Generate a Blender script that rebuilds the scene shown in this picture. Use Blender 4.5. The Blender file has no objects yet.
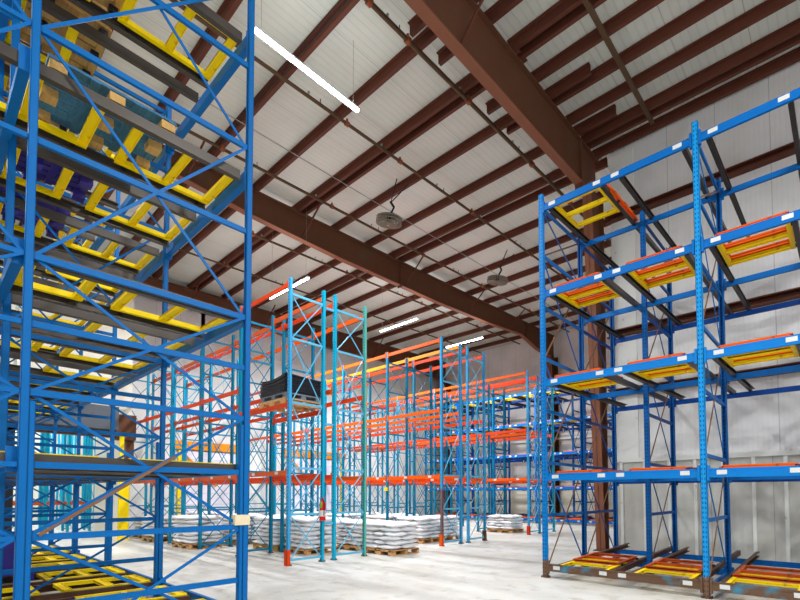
import bpy, math, random
from mathutils import Vector, Matrix
random.seed(7)
SC = bpy.context.scene
COL = SC.collection
R = math.radians

# ------------------------------------------------------------------ materials
def srgb(r, g, b):
    def f(c):
        c /= 255.0
        return c / 12.92 if c <= .04045 else ((c + .055) / 1.055) ** 2.4
    return (f(r), f(g), f(b), 1)

def newmat(name):
    m = bpy.data.materials.new(name); m.use_nodes = True
    nt = m.node_tree
    return m, nt, nt.nodes['Principled BSDF']

def N(nt, kind, **kw):
    n = nt.nodes.new(kind)
    for k, v in kw.items(): setattr(n, k, v)
    return n

def math_node(nt, op, a, b=None, clamp=False):
    n = N(nt, 'ShaderNodeMath', operation=op, use_clamp=clamp)
    for i, v in enumerate((a, b)):
        if v is None: continue
        if isinstance(v, (int, float)): n.inputs[i].default_value = v
        else: nt.links.new(v, n.inputs[i])
    return n.outputs[0]

def mix(nt, fac, a, b):
    n = N(nt, 'ShaderNodeMix', data_type='RGBA')
    for i, v in ((0, fac), (6, a), (7, b)):
        if isinstance(v, (int, float, tuple)): n.inputs[i].default_value = v
        else: nt.links.new(v, n.inputs[i])
    return n.outputs[2]

def noise(nt, vec, scale, detail=4):
    n = N(nt, 'ShaderNodeTexNoise'); n.inputs['Scale'].default_value = scale
    n.inputs['Detail'].default_value = detail
    nt.links.new(vec, n.inputs['Vector']); return n.outputs['Fac']

def ramp(nt, v, lo, hi):
    n = N(nt, 'ShaderNodeMapRange', clamp=True)
    n.inputs[1].default_value = lo; n.inputs[2].default_value = hi
    nt.links.new(v, n.inputs[0]); return n.outputs[0]

def paint(name, col, rough=.45, wear=.06, wear_col=(105, 72, 52), metal=0.0, holes=False, foot=0.0, nscale=6, var=.18, foot_col=(112, 82, 62)):
    """painted steel with scuffs; holes = punched slots; foot = height of bare rusty foot"""
    m, nt, b = newmat(name)
    tc = N(nt, 'ShaderNodeTexCoord'); o = tc.outputs['Object']
    base = srgb(*col)
    dark = tuple(c * (1 - var) for c in base[:3]) + (1,)
    c = mix(nt, noise(nt, o, 2.5), dark, base)
    if wear > 0:
        w = ramp(nt, noise(nt, o, nscale, 8), .66 - wear * .6, .80 - wear * .3)
        c = mix(nt, w, c, srgb(*wear_col))
    sep = N(nt, 'ShaderNodeSeparateXYZ'); nt.links.new(o, sep.inputs[0])
    if foot > 0:
        zz = math_node(nt, 'ADD', sep.outputs[2], math_node(nt, 'MULTIPLY', noise(nt, o, 14, 5), .25))
        f = ramp(nt, zz, foot + .17, foot + .09)
        c = mix(nt, f, c, srgb(*foot_col))
    if holes:
        fz = math_node(nt, 'FRACT', math_node(nt, 'MULTIPLY', sep.outputs[2], 13.3))
        hz = math_node(nt, 'LESS_THAN', math_node(nt, 'ABSOLUTE', math_node(nt, 'SUBTRACT', fz, .5)), .2)
        def near(ax):
            d = math_node(nt, 'ABSOLUTE', math_node(nt, 'SUBTRACT', math_node(nt, 'ABSOLUTE', sep.outputs[ax]), .019))
            return math_node(nt, 'LESS_THAN', d, .0065)
        h = math_node(nt, 'MULTIPLY', hz, near(0))
        c = mix(nt, h, c, srgb(28, 34, 48))
    nt.links.new(c, b.inputs['Base Color'])
    b.inputs['Roughness'].default_value = rough; b.inputs['Metallic'].default_value = metal
    b.inputs['Specular IOR Level'].default_value = .15
    return m

M = {}
M['blue']      = paint('blue_paint', (0, 100, 178), wear=0)
M['blue_post'] = paint('blue_post', (0, 98, 178), wear=0, holes=True)
M['blue_rusty']= paint('blue_post_rusty', (0, 122, 200), wear=0, holes=True, foot=.34)
M['blue_left'] = paint('blue_left', (0, 98, 168), wear=.03, wear_col=(40, 110, 120))
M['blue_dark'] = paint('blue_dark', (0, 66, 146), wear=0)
M['beam_rusty']= paint('beam_rusty', (104, 78, 60), wear=.22, wear_col=(60, 125, 150), nscale=4)
M['cyan1']     = paint('light_blue_post', (64, 168, 224), wear=0, holes=True)
M['cyan2']     = paint('cyan_post', (14, 176, 214), wear=.02, holes=True)
M['cyan3']     = paint('teal_post', (6, 134, 172), wear=.02, holes=True)
M['cyan4']     = paint('sea_green_post', (98, 198, 188), wear=.05, holes=True)
M['cyan1w']    = paint('tarnished_blue_post', (50, 162, 220), wear=0, foot=1.78, foot_col=(112, 92, 94))
M['cyanb']     = paint('light_blue_brace', (104, 188, 224), wear=.02)
M['tealb']     = paint('teal_brace', (40, 136, 172), wear=.03)
M['orange']    = paint('orange_paint', (236, 94, 12), wear=.02)
M['orange2']   = paint('red_orange_paint', (226, 68, 14), wear=.02)
M['orange3']   = paint('worn_orange_paint', (212, 92, 42), wear=.05)
M['amber']     = paint('amber_paint', (238, 150, 30), wear=.04)
M['yellow']    = paint('yellow_paint', (246, 214, 8), wear=.05, wear_col=(190, 120, 40), var=.08)
M['rail']      = paint('dark_rail', (64, 58, 54), wear=.10, wear_col=(104, 84, 66), rough=.38, metal=.35)
M['rail_left'] = paint('worn_grey_rail', (80, 74, 69), wear=.12, wear_col=(74, 62, 54), rough=.35, metal=.3)
M['blue_bright'] = paint('bright_blue_paint', (4, 118, 196), wear=0)
M['cyan_rusty'] = paint('cyan_post_rusty', (12, 142, 214), wear=0, holes=True, foot=.34)
M['rustrail']  = paint('rusty_rail', (92, 64, 50), wear=.2, wear_col=(58, 46, 40))
M['brace_rust']= paint('rusty_brace', (126, 92, 66), wear=.2, wear_col=(60, 90, 130))
M['brown']     = paint('oxide_brown', (104, 67, 48), wear=.14, wear_col=(96, 74, 54), rough=.6, nscale=1.1, var=.2)
M['flange']    = paint('oxide_red_flange', (136, 86, 64), wear=.06, wear_col=(116, 84, 66), rough=.55, nscale=2)
M['purlin']    = paint('oxide_purlin', (98, 56, 43), wear=0, rough=.55)
M['pipe']      = paint('old_pipe', (92, 70, 50), wear=.12, wear_col=(70, 52, 40), rough=.5)
M['coupling']  = paint('pipe_coupling', (150, 82, 52), wear=.05)
M['black']     = paint('black_steel', (38, 38, 42), wear=0)
M['wire']      = paint('grey_wire', (150, 150, 146), wear=0)
M['white']     = paint('label_white', (206, 208, 204), wear=0, var=.04)
M['ink']       = paint('label_ink', (150, 150, 154), wear=0)
M['red']       = paint('extinguisher_red', (214, 34, 26), wear=0, rough=.3)
M['green']     = paint('tag_green', (110, 200, 60), wear=0)
M['cream']     = paint('cream_tape', (228, 212, 176), wear=0)
M['grey']      = paint('grey_panel', (92, 98, 106), wear=.02)
M['greyp']     = paint('grey_plastic', (128, 134, 142), wear=0)
M['housing']   = paint('fixture_white', (225, 228, 230), wear=0, var=.02)
M['fan']       = paint('fan_grey', (140, 132, 118), wear=.05, wear_col=(110, 100, 85))
M['indigo']    = paint('indigo_plastic', (62, 56, 150), wear=.03, wear_col=(40, 36, 90))

def wood(name, col, col2):
    m, nt, b = newmat(name)
    tc = N(nt, 'ShaderNodeTexCoord'); mp = N(nt, 'ShaderNodeMapping')
    mp.inputs['Scale'].default_value = (2, 14, 14)
    nt.links.new(tc.outputs['Object'], mp.inputs[0])
    c = mix(nt, noise(nt, mp.outputs[0], 3, 6), srgb(*col2), srgb(*col))
    nt.links.new(c, b.inputs['Base Color']); b.inputs['Roughness'].default_value = .8
    return m
M['wood']  = wood('pallet_wood', (206, 164, 104), (140, 100, 58))
M['wood2'] = wood('weathered_pallet_wood', (212, 170, 98), (146, 112, 64))
M['wood3'] = wood('blue_painted_pallet_wood', (66, 134, 176), (40, 70, 92))
M['wood4'] = wood('light_pallet_wood', (228, 178, 120), (180, 128, 74))

def mat_bag():
    m, nt, b = newmat('white_woven_bag')
    tc = N(nt, 'ShaderNodeTexCoord'); o = tc.outputs['Object']
    c = mix(nt, noise(nt, o, 9, 5), srgb(226, 227, 230), srgb(246, 246, 248))
    nt.links.new(c, b.inputs['Base Color']); b.inputs['Roughness'].default_value = .45
    bp = N(nt, 'ShaderNodeBump'); bp.inputs['Strength'].default_value = .7; bp.inputs['Distance'].default_value = .02
    nt.links.new(noise(nt, o, 14, 4), bp.inputs['Height']); nt.links.new(bp.outputs[0], b.inputs['Normal'])
    return m
M['bag'] = mat_bag()

def mat_floor():
    m, nt, b = newmat('polished_concrete')
    tc = N(nt, 'ShaderNodeTexCoord'); o = tc.outputs['Object']
    c = mix(nt, ramp(nt, noise(nt, o, .55, 6), .35, .65), srgb(184, 181, 172), srgb(207, 206, 202))
    c = mix(nt, ramp(nt, noise(nt, o, 3.2, 8), .55, .75), c, srgb(160, 156, 144))
    c = mix(nt, ramp(nt, noise(nt, o, 28, 3), .66, .72), c, srgb(146, 143, 137))
    nt.links.new(c, b.inputs['Base Color'])
    r = ramp(nt, noise(nt, o, 2.0, 5), .3, .7)
    mr = N(nt, 'ShaderNodeMapRange'); mr.inputs[3].default_value = .32; mr.inputs[4].default_value = .55
    nt.links.new(r, mr.inputs[0]); nt.links.new(mr.outputs[0], b.inputs['Roughness'])
    return m
M['floor'] = mat_floor()

def mat_panel(name, col, axis, rib, seam, dirt=.3, ribdepth=.004, dirtcol=None, seamw=.012, groove_shade=.05):
    """ribbed sheet: fine ribs every `rib` m across `axis`, a seam every `seam` m"""
    m, nt, b = newmat(name)
    tc = N(nt, 'ShaderNodeTexCoord'); o = tc.outputs['Object']
    sep = N(nt, 'ShaderNodeSeparateXYZ'); nt.links.new(o, sep.inputs[0])
    a = sep.outputs[axis]
    base = srgb(*col); dc = srgb(*(dirtcol or tuple(int(c * .86) for c in col)))
    c = mix(nt, math_node(nt, 'MULTIPLY', ramp(nt, noise(nt, o, .8, 6), .42, .72), dirt * 2, True), base, dc)
    fs = math_node(nt, 'FRACT', math_node(nt, 'DIVIDE', a, seam))
    s = math_node(nt, 'LESS_THAN', fs, seamw / seam)
    c = mix(nt, math_node(nt, 'MULTIPLY', s, .55), c, srgb(*tuple(int(q * .5) for q in col)))
    fr = math_node(nt, 'FRACT', math_node(nt, 'DIVIDE', a, rib))
    h = ramp(nt, math_node(nt, 'ABSOLUTE', math_node(nt, 'SUBTRACT', fr, .5)), .36, .46)
    c = mix(nt, math_node(nt, 'MULTIPLY', h, groove_shade), c, srgb(*tuple(int(q * .55) for q in col)))  # shade of the rib grooves mixed into the sheet colour
    bp = N(nt, 'ShaderNodeBump'); bp.inputs['Strength'].default_value = .6; bp.inputs['Distance'].default_value = ribdepth
    nt.links.new(h, bp.inputs['Height']); nt.links.new(bp.outputs[0], b.inputs['Normal'])
    nt.links.new(c, b.inputs['Base Color']); b.inputs['Roughness'].default_value = .5
    return m
M['roof']   = mat_panel('roof_deck', (206, 210, 201), 0, .16, 1.29, dirt=.15, ribdepth=.004, groove_shade=.11)
M['wallx']  = mat_panel('insulated_wall', (222, 222, 222), 0, .10, 1.1, dirt=.4, ribdepth=.004, dirtcol=(198, 196, 190))
M['wally']  = mat_panel('insulated_wall_side', (222, 222, 220), 1, .10, 1.1, dirt=.3, ribdepth=.004)
M['liner']  = mat_panel('wall_liner', (208, 208, 203), 0, .62, 1.24, dirt=.6, ribdepth=.01, dirtcol=(184, 181, 170))
M['trimw']  = paint('pale_trim', (230, 231, 226), wear=.03, wear_col=(170, 165, 150), var=.06)
M['cream_wall'] = paint('cream_wall', (226, 222, 206), wear=.02, wear_col=(200, 190, 160), var=.05)
M['door']   = mat_panel('dock_door', (226, 224, 238), 2, .55, .55, dirt=.15, ribdepth=.01)
M['sheet']  = paint('black_sheet', (44, 44, 50), wear=.1, wear_col=(78, 78, 84), rough=.5, nscale=12)

def mat_emit(name, s):
    m, nt, b = newmat(name)
    b.inputs['Base Color'].default_value = (1, 1, 1, 1)
    b.inputs['Emission Color'].default_value = (.95, .97, 1, 1)
    b.inputs['Emission Strength'].default_value = s
    return m
M['tube'] = mat_emit('lit_tube', 30)

# ------------------------------------------------------------------ mesh helpers
class MB:
    def __init__(s): s.v = []; s.f = []
    def hexa(s, pts):
        i = len(s.v); s.v += [tuple(p) for p in pts]
        for q in ((0, 3, 2, 1), (4, 5, 6, 7), (0, 1, 5, 4), (1, 2, 6, 5), (2, 3, 7, 6), (3, 0, 4, 7)):
            s.f.append(tuple(i + k for k in q))
        return s
    def box(s, x0, x1, y0, y1, z0, z1):
        return s.hexa([(x0, y0, z0), (x1, y0, z0), (x1, y1, z0), (x0, y1, z0), (x0, y0, z1), (x1, y0, z1), (x1, y1, z1), (x0, y1, z1)])
    def bar(s, p, q, w, h, up=(0, 0, 1)):
        p = Vector(p); q = Vector(q); d = (q - p).normalized(); u = Vector(up)
        if abs(d.dot(u)) > .98: u = Vector((1, 0, 0))
        a = d.cross(u).normalized() * w / 2; b = a.cross(d).normalized() * h / 2
        return s.hexa([p - a - b, p + a - b, q + a - b, q - a - b, p - a + b, p + a + b, q + a + b, q - a + b])
    def tube(s, p, q, r, n=10, r2=None, cap=True):
        p = Vector(p); q = Vector(q); d = (q - p).normalized()
        u = Vector((0, 0, 1)) if abs(d.z) < .9 else Vector((1, 0, 0))
        a = d.cross(u).normalized(); b = d.cross(a).normalized(); r2 = r if r2 is None else r2
        i = len(s.v)
        for k in range(n):
            t = 2 * math.pi * k / n; e = a * math.cos(t) + b * math.sin(t)
            s.v.append(tuple(p + e * r)); s.v.append(tuple(q + e * r2))
        for k in range(n):
            j = (k + 1) % n
            s.f.append((i + 2 * k, i + 2 * k + 1, i + 2 * j + 1, i + 2 * j))
        if cap:
            s.f.append(tuple(i + 2 * k for k in range(n))); s.f.append(tuple(i + 2 * k + 1 for k in reversed(range(n))))
        return s
    def extrude(s, prof, p, q, up=(0, 0, 1)):
        """closed 2-D profile (a,b) swept from p to q; a to the side, b up"""
        p = Vector(p); q = Vector(q); d = (q - p).normalized(); u = Vector(up)
        a = d.cross(u).normalized(); b = a.cross(d).normalized(); i = len(s.v); n = len(prof)
        for o in (p, q):
            for (x, y) in prof: s.v.append(tuple(o + a * x + b * y))
        for k in range(n):
            j = (k + 1) % n; s.f.append((i + k, i + j, i + n + j, i + n + k))
        s.f.append(tuple(i + k for k in reversed(range(n)))); s.f.append(tuple(i + n + k for k in range(n)))
        return s
    def torus(s, c, nrm, R_, r, n=28, m=6):
        c = Vector(c); nrm = Vector(nrm).normalized(); u = nrm.orthogonal().normalized(); w = nrm.cross(u); i = len(s.v)
        for k in range(n):
            t = 2 * math.pi * k / n; e = u * math.cos(t) + w * math.sin(t)
            for l in range(m):
                g = 2 * math.pi * l / m
                s.v.append(tuple(c + e * (R_ + r * math.cos(g)) + nrm * r * math.sin(g)))
        for k in range(n):
            for l in range(m):
                a = i + k * m + l; b = i + k * m + (l + 1) % m; c2 = i + ((k + 1) % n) * m + (l + 1) % m; d = i + ((k + 1) % n) * m + l
                s.f.append((a, b, c2, d))
        return s
    def mesh(s, name, mat, smooth=False):
        me = bpy.data.meshes.new(name); me.from_pydata(s.v, [], s.f)
        if smooth:
            for p in me.polygons: p.use_smooth = True
        me.materials.append(M[mat] if isinstance(mat, str) else mat)
        me.update(); return me
    def build(s, name, mat, parent=None, loc=(0, 0, 0), rz=0, smooth=False):
        return put(s.mesh(name, mat, smooth), name, parent, loc, rz)

def put(me, name, parent=None, loc=(0, 0, 0), rz=0):
    o = bpy.data.objects.new(name, me); COL.objects.link(o)
    o.location = loc; o.rotation_euler = (0, 0, rz)
    if parent: o.parent = parent
    return o

def tag(o, label=None, cat=None, group=None, kind=None):
    if label: o['label'] = label
    if cat: o['category'] = cat
    if group: o['group'] = group
    if kind: o['kind'] = kind
    return o

def empty(name, loc, label, cat, group=None, rz=0):
    o = bpy.data.objects.new(name, None); COL.objects.link(o); o.location = loc
    o.rotation_euler = (0, 0, rz); o.empty_display_size = .2
    return tag(o, label, cat, group)

def struct(name, mb, mat, parent=None):
    o = mb.build(name, mat, parent)
    if parent is None: o['kind'] = 'structure'
    return o

def copy_tree(o, parent=None):
    c = o.copy(); COL.objects.link(c)
    if parent is not None: c.parent = parent
    for ch in list(o.children): copy_tree(ch, c)
    return c

ORD = ['first', 'second', 'third', 'fourth', 'fifth', 'sixth', 'seventh', 'eighth', 'ninth', 'tenth', 'eleventh', 'twelfth', 'thirteenth',
       'fourteenth', 'fifteenth', 'sixteenth', 'seventeenth', 'eighteenth', 'nineteenth', 'twentieth', 'twenty-first', 'twenty-second']

# ------------------------------------------------------------------ building
def rz_(y): return 11.24 + .025 * y          # top of the rafters (roof rises gently)
XW, YW, YB = -23.0, 14.0, 29.0               # left wall, near wall, back wall

struct('floor', MB().box(-36, 12, -10, 31, -.25, 0), 'floor')
def slab(x0, x1, y0, y1, t=.12, off=.24):
    return MB().hexa([(x0, y0, rz_(y0) + off), (x1, y0, rz_(y0) + off), (x1, y1, rz_(y1) + off), (x0, y1, rz_(y1) + off),
                      (x0, y0, rz_(y0) + off + t), (x1, y0, rz_(y0) + off + t), (x1, y1, rz_(y1) + off + t), (x0, y1, rz_(y1) + off + t)])
struct('ceiling', slab(-36, 12, -10, YB + .3), 'roof')

# near wall behind the right rack: upper insulated sheets and lower liner
def wall_y(name, x0, x1, y, z0, z1, mat): return struct(name, MB().box(x0, x1, y, y + .2, z0, z1), mat)
struct('wall_right', MB().box(-4.78, 12, YW, YW + .2, 2.55, rz_(YW) + .22), 'wallx')
struct('wall_right_lower', MB().box(-4.78, 12, YW - .03, YW + .2, 0, 2.55), 'liner')
mb = MB()
for k in range(28):
    x = -4.6 + k * .60
    mb.box(x - .035, x + .035, YW - .10, YW - .03, 0, 2.5)
struct('trim_1', mb, 'trimw')
struct('trim_2', MB().box(-4.78, 12, YW - .12, YW, 2.5, 2.62), 'trimw')
struct('trim_3', MB().box(-4.78, -4.15, YW - .03, YW, 2.62, rz_(YW) - .1), 'trimw')
for i, z in enumerate((9.6, 6.2, 4.5)):
    struct('trim_%d' % (4 + i), MB().extrude([(-.10, -.1), (.10, -.1), (.10, -.07), (-.07, -.07), (-.07, .07), (.10, .07), (.10, .1), (-.10, .1)], (-4.9, YW - .1, z), (12, YW - .1, z)), 'purlin')
struct('wall_right_return', MB().box(-4.78, -4.58, YW + .2, YB + .2, 0, rz_(20)), 'wallx')
# back wall
struct('wall_back', MB().box(XW, -4.78, YB, YB + .2, 2.3, rz_(YB) + .22), 'wallx')
struct('wall_back_lower', MB().box(XW, -4.78, YB - .03, YB + .2, 0, 2.3), 'cream_wall')
for i, z in enumerate((9.3, 5.2)):
    struct('trim_%d' % (8 + i), MB().box(XW, -4.78, YB - .16, YB, z - .08, z + .08), 'trimw')
# left wall with two dock doors
struct('wall_left', MB().box(XW - .2, XW, 5.6, YB, 0, rz_(18)), 'wally')
struct('wall_left_band', MB().box(XW - .02, XW + .03, 5.6, YB, 9.0, 9.12), 'trimw')
for i, (y0, y1) in enumerate(((8.9, 12.0), (14.9, 18.6))):
    d = struct('door_%d' % (i + 1), MB().box(XW + .03, XW + .09, y0, y1, 0, 3.7), 'door')
    MB().box(XW + .02, XW + .2, y0 - .35, y1 + .35, 3.75, 4.15).build('door_header', 'amber', d)
    MB().box(XW + .02, XW + .18, y0 - .14, y0, 0, 3.75).build('door_jamb', 'yellow', d)
    MB().box(XW + .02, XW + .18, y1, y1 + .14, 0, 3.75).build('door_jamb', 'yellow', d)
    MB().bar((XW + .22, y0, 3.6), (XW + .22, y0 + 1.7, 2.0), .1, .1).build('door_brace', 'amber', d)
# partition with the passage to the next hall
PX = -19.1
struct('wall_partition', MB().box(PX - .2, PX, 5.42, 5.62, 0, 9.2).box(PX - .2, PX, 2.3, 5.42, 4.7, 9.2).box(PX - .2, PX, -10, 2.2, 0, 9.2).box(XW, PX - .2, 5.42, 5.62, 0, 9.2), 'cream_wall')
struct('wall_hall', MB().box(-35.2, -35, -10, 10, 0, 11).box(-35, XW, 9.8, 10, 0, 11), 'cream_wall')

# ---- steel frame of the building
def rafter(name, x, prof, w, label):
    root = empty(name, (x, 0, 0), label, 'roof beam')
    web = MB(); bot = MB(); top = MB()
    for (y0, z0), (y1, z1) in zip(prof, prof[1:]):
        t0, t1 = rz_(y0), rz_(y1)
        web.hexa([(-.012, y0, z0), (.012, y0, z0), (.012, y1, z1), (-.012, y1, z1), (-.012, y0, t0 - .03), (.012, y0, t0 - .03), (.012, y1, t1 - .03), (-.012, y1, t1 - .03)])
        bot.hexa([(-w / 2, y0, z0 - .03), (w / 2, y0, z0 - .03), (w / 2, y1, z1 - .03), (-w / 2, y1, z1 - .03), (-w / 2, y0, z0), (w / 2, y0, z0), (w / 2, y1, z1), (-w / 2, y1, z1)])
        top.hexa([(-w / 2, y0, t0 - .03), (w / 2, y0, t0 - .03), (w / 2, y1, t1 - .03), (-w / 2, y1, t1 - .03), (-w / 2, y0, t0), (w / 2, y0, t0), (w / 2, y1, t1), (-w / 2, y1, t1)])
    web.build('web', 'brown', root); bot.build('bottom_flange', 'flange', root); top.build('top_flange', 'brown', root)
    return root
def stiff(root, y, z0, w):
    MB().box(-w / 2, w / 2, y - .03, y + .03, z0 - .08, rz_(y) - .02).build('splice_plate', 'brown', root)
r1 = rafter('roof_rafter', -5.21, [(-10, 9.9), (5.5, 10.17), (12.8, 10.35), (13.95, 10.35)], .22, 'big brown steel roof beam running from top centre down to the right-hand column')
stiff(r1, 12.75, 10.2, .2)
r2 = rafter('roof_rafter', -13.65, [(-10, 11.0 - .1), (4.9, 10.74), (7.4, 10.58), (11, 10.52), (17, 10.60), (21.2, 10.78), (24.6, 11.02), (26.6, 10.6), (28.0, 10.5), (28.9, 10.5)], .22, 'long brown steel roof beam crossing the middle of the ceiling above the racks')
stiff(r2, 14.3, 10.55, .2); stiff(r2, 25.2, 10.95, .2)
r3 = rafter('roof_rafter', -22.6, [(-10, 10.4), (8, 10.55), (17, 10.5), (25, 10.8), (28.9, 10.3)], .22, 'farthest brown roof beam, running along the top of the left wall')
# flange braces
def fbrace(root, y, side, bz, purz=None):
    MB().bar((0, y, bz), (side * 1.0, y + .1, rz_(y) + .05), .045, .045).build('flange_brace', 'purlin', root)
for y, bz in ((5.3, 10.75), (14.6, 10.6), (19.3, 10.75), (23.2, 10.95), (9.3, 10.6)): fbrace(r2, y, 1, bz)
for y in (7.1,): fbrace(r1, y, 1, 10.2)
for y in (9, 13, 17, 21): fbrace(r3, y, 1, 10.6)

def column(x, yf, yb, w, ztop, label, taper=.35, bracket=True):
    root = empty('steel_column', (x, 0, 0), label, 'column')
    yf2 = yf - taper
    MB().hexa([(-w / 2, yf, 0), (w / 2, yf, 0), (w / 2, yf + .03, 0), (-w / 2, yf + .03, 0), (-w / 2, yf2, ztop), (w / 2, yf2, ztop), (w / 2, yf2 + .03, ztop), (-w / 2, yf2 + .03, ztop)]).build('front_flange', 'flange', root)
    MB().hexa([(-.012, yf, 0), (.012, yf, 0), (.012, yb, 0), (-.012, yb, 0), (-.012, yf2, ztop), (.012, yf2, ztop), (.012, yb, ztop), (-.012, yb, ztop)]).build('web', 'brown', root)
    MB().box(-w / 2, w / 2, yb, yb + .03, 0, ztop).build('rear_flange', 'brown', root)
    MB().box(-w / 2 - .06, w / 2 + .06, yf - .08, yb + .08, 0, .03).build('base_plate', 'brown', root)
    return root
column(-5.06, 13.52, 13.80, .25, 10.35, 'brown steel column rising behind the left end of the right-hand blue rack', .62)
column(-13.6, 28.35, 28.85, .5, 10.5, 'brown steel column against the far wall, seen through the right rack end', .4)
column(-22.3, 28.3, 28.85, .5, 10.3, 'dark brown steel column in the far left corner of the hall', .3)

# purlins: Z sections lying on the rafters
ZP = [(-.085, 0), (.012, 0), (.012, .2), (.085, .2), (.085, .215), (-.012, .215), (-.012, .015), (-.085, .015)]
def purlin(x0, x1, y, label, group):
    o = MB().extrude(ZP, (x0, 0, 0), (x1, 0, 0)).build('roof_purlin', 'purlin', loc=(0, y, rz_(y) + .005))
    return tag(o, label, 'roof purlin', group)
LY = [-8, -5.5, -3, -.8, 1.1, 2.6, 4.2, 5.82, 7.5, 9.08, 9.38, 10.8, 12.5, 13.85, 14.4, 15.95, 17.8, 19.45, 21.0, 22.5, 24.5, 26.1, 27.7]
for i, y in enumerate(LY):
    purlin(-22.9, -4.1 if y in (10.8, 12.5) else -5.0, y, 'brown roof purlin spanning left of the big beam, %s from the near side' % ('%s' % (ORD[i] if i < 22 else 'last')), 'purlins over the main hall')
RY = [-8, -5.8, -3.8, -1.8, .2, 2.1, 4.0, 5.82, 7.13, 8.1, 8.98, 9.28, 10.1, 11.08, 11.98, 12.95, 13.25, 13.82]
for i, y in enumerate(RY):
    purlin(-6.5 if y in (7.13, 8.1, 10.1, 11.08, 4.0) else -5.2, 12, y, 'brown roof purlin right of the big beam, %s from the near side' % ORD[i], 'purlins over the right bay')

# sprinkler pipes
def pipe(x, y0, y1, z, r, label, coup, mat='pipe'):
    root = empty('sprinkler_pipe', (x, y0, z), label, 'pipe', 'sprinkler pipes under the roof')
    L = y1 - y0; rise = .025 * L
    MB().tube((0, 0, 0), (0, L, rise), r, 12).build('pipe_run', mat, root, smooth=False)
    for k, c in enumerate(coup):
        t = c - y0; zz = rise * t / L
        MB().tube((0, t - .05, zz), (0, t + .05, zz), r * 1.55, 12).tube((0, t, zz), (0, t, zz + .08 + r), .03, 8).build('coupling', 'coupling', root)
    k = y0 + .7
    while k < y1:
        t = k - y0; zz = rise * t / L
        MB().tube((0, t, zz + r * .5), (0, t, zz + .11), .012, 6).tube((0, t, zz + .09), (0, t, zz + .12), .03, 8).build('sprinkler_head', 'wire', root)
        MB().bar((0, t + .35, zz), (0, t + .35, zz + .16), .012, .02).build('pipe_hanger', 'pipe', root)
        k += 2.45
    return root
pipe(-6.45, -9, 28, 10.78, .048, 'thick rusty sprinkler pipe hanging just left of the big near roof beam', (5.9, 7.0, 9.2, 12.4, 15, 18))
pipe(-9.15, -9, 28, 10.82, .042, 'sprinkler pipe in the middle of the ceiling, passing over the lamp end', (4.8, 7.6, 9.6, 13.2, 17.5, 22))
pipe(-12.2, -9, 28, 10.75, .042, 'sprinkler pipe hanging close to the right side of the middle roof beam', (5.7, 9.5, 14.2, 18.4, 23))
pipe(-15.6, -9, 28, 10.75, .042, 'sprinkler pipe just beyond the middle roof beam', (8.5, 13, 18, 23))
pipe(-18.6, -9, 28, 10.75, .038, 'farthest sprinkler pipe near the left wall', (9, 14, 19, 24))
o = MB().box(-.045, .045, 0, 5.5, -.04, .04).build('sag_strap', 'pipe', loc=(-3.5, 8.0, rz_(8) - .03)); o.rotation_euler.x = .025
tag(o, 'dark strap bar crossing under the purlins above the right-hand rack', 'roof strap')
o = MB().tube((-10.6, -4, 10.62), (-10.5, 26, 11.1), .011, 6).build('light_cable', 'wire')
tag(o, 'thin pale conduit running along the ceiling to the two round fans', 'cable')
o = MB().tube((-6.6, 5.62, 11.2), (-12.5, 5.62, 11.2), .012, 6).tube((-6.6, 5.52, 11.2), (-12.5, 5.52, 11.2), .008, 6).build('dark_cable', 'black')
tag(o, 'pair of thin dark cables strung beside the roof purlin behind the long lamp', 'cable')

# ------------------------------------------------------------------ lamps
LSCALE = 1.0
def lamp(x, y, z, along, L, label, power, vis=True):
    root = empty('strip_light', (x, y, z), label, 'ceiling light', 'strip lights under the roof', rz=(math.pi / 2 if along == 'y' else 0))
    MB().extrude([(-.07, .02), (.07, .02), (.045, .075), (-.045, .075)], (-L / 2, 0, 0), (L / 2, 0, 0)).build('lamp_housing', 'housing', root)
    for s in (-1, 1):
        MB().tube((s * L / 4 - L / 4 + .02, 0, .0), (s * L / 4 + L / 4 - .02, 0, .0), .026, 10).build('lit_tube', 'tube', root)
        MB().tube((s * L * .44, 0, .07), (s * L * .44, 0, rz_(y) - z + .1), .004, 5).build('hanging_wire', 'wire', root)
    ld = bpy.data.lights.new('strip_lamp', 'AREA'); ld.shape = 'RECTANGLE'; ld.size = L; ld.size_y = .14
    ld.energy = power * LSCALE; ld.color = (.97, .985, 1.0); ld.spread = R(175)
    lo = bpy.data.objects.new('lamp_glow', ld); COL.objects.link(lo); lo.parent = root; lo.location = (0, 0, -.05)
    ld2 = bpy.data.lights.new('strip_lamp_up', 'AREA'); ld2.shape = 'RECTANGLE'; ld2.size = L; ld2.size_y = .14
    ld2.energy = power * .03 * LSCALE; ld2.color = (.97, .985, 1.0)
    lo = bpy.data.objects.new('lamp_uplight', ld2); COL.objects.link(lo); lo.parent = root; lo.location = (0, 0, .09); lo.rotation_euler = (math.pi, 0, 0)
P = 900
lamp(-7.5, 5.3, 9.95, 'y', 2.5, 'long glowing strip light hanging in the upper left of the ceiling, nearest lamp', P * .55)
lamp(-14.4, 9.25, 9.0, 'x', 2.5, 'glowing strip light behind the tall light blue rack posts left of centre', P * 1.1)
lamp(-14.9, 15.5, 9.45, 'x', 2.4, 'glowing strip light above the middle orange-beamed rack row', P * 1.2)
lamp(-14.7, 20.4, 9.75, 'x', 2.4, 'smallest and farthest strip light, above the third rack row', P * 1.3)
lamp(-6.0, -3.0, 9.9, 'y', 2.5, 'added strip light, unseen behind the viewpoint over the left rack', P * .5)  # from here down: unseen lamps, added to light the hall
lamp(.5, -3.5, 9.9, 'x', 2.5, 'added strip light, unseen behind the viewpoint over the aisle', P * .5)
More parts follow.
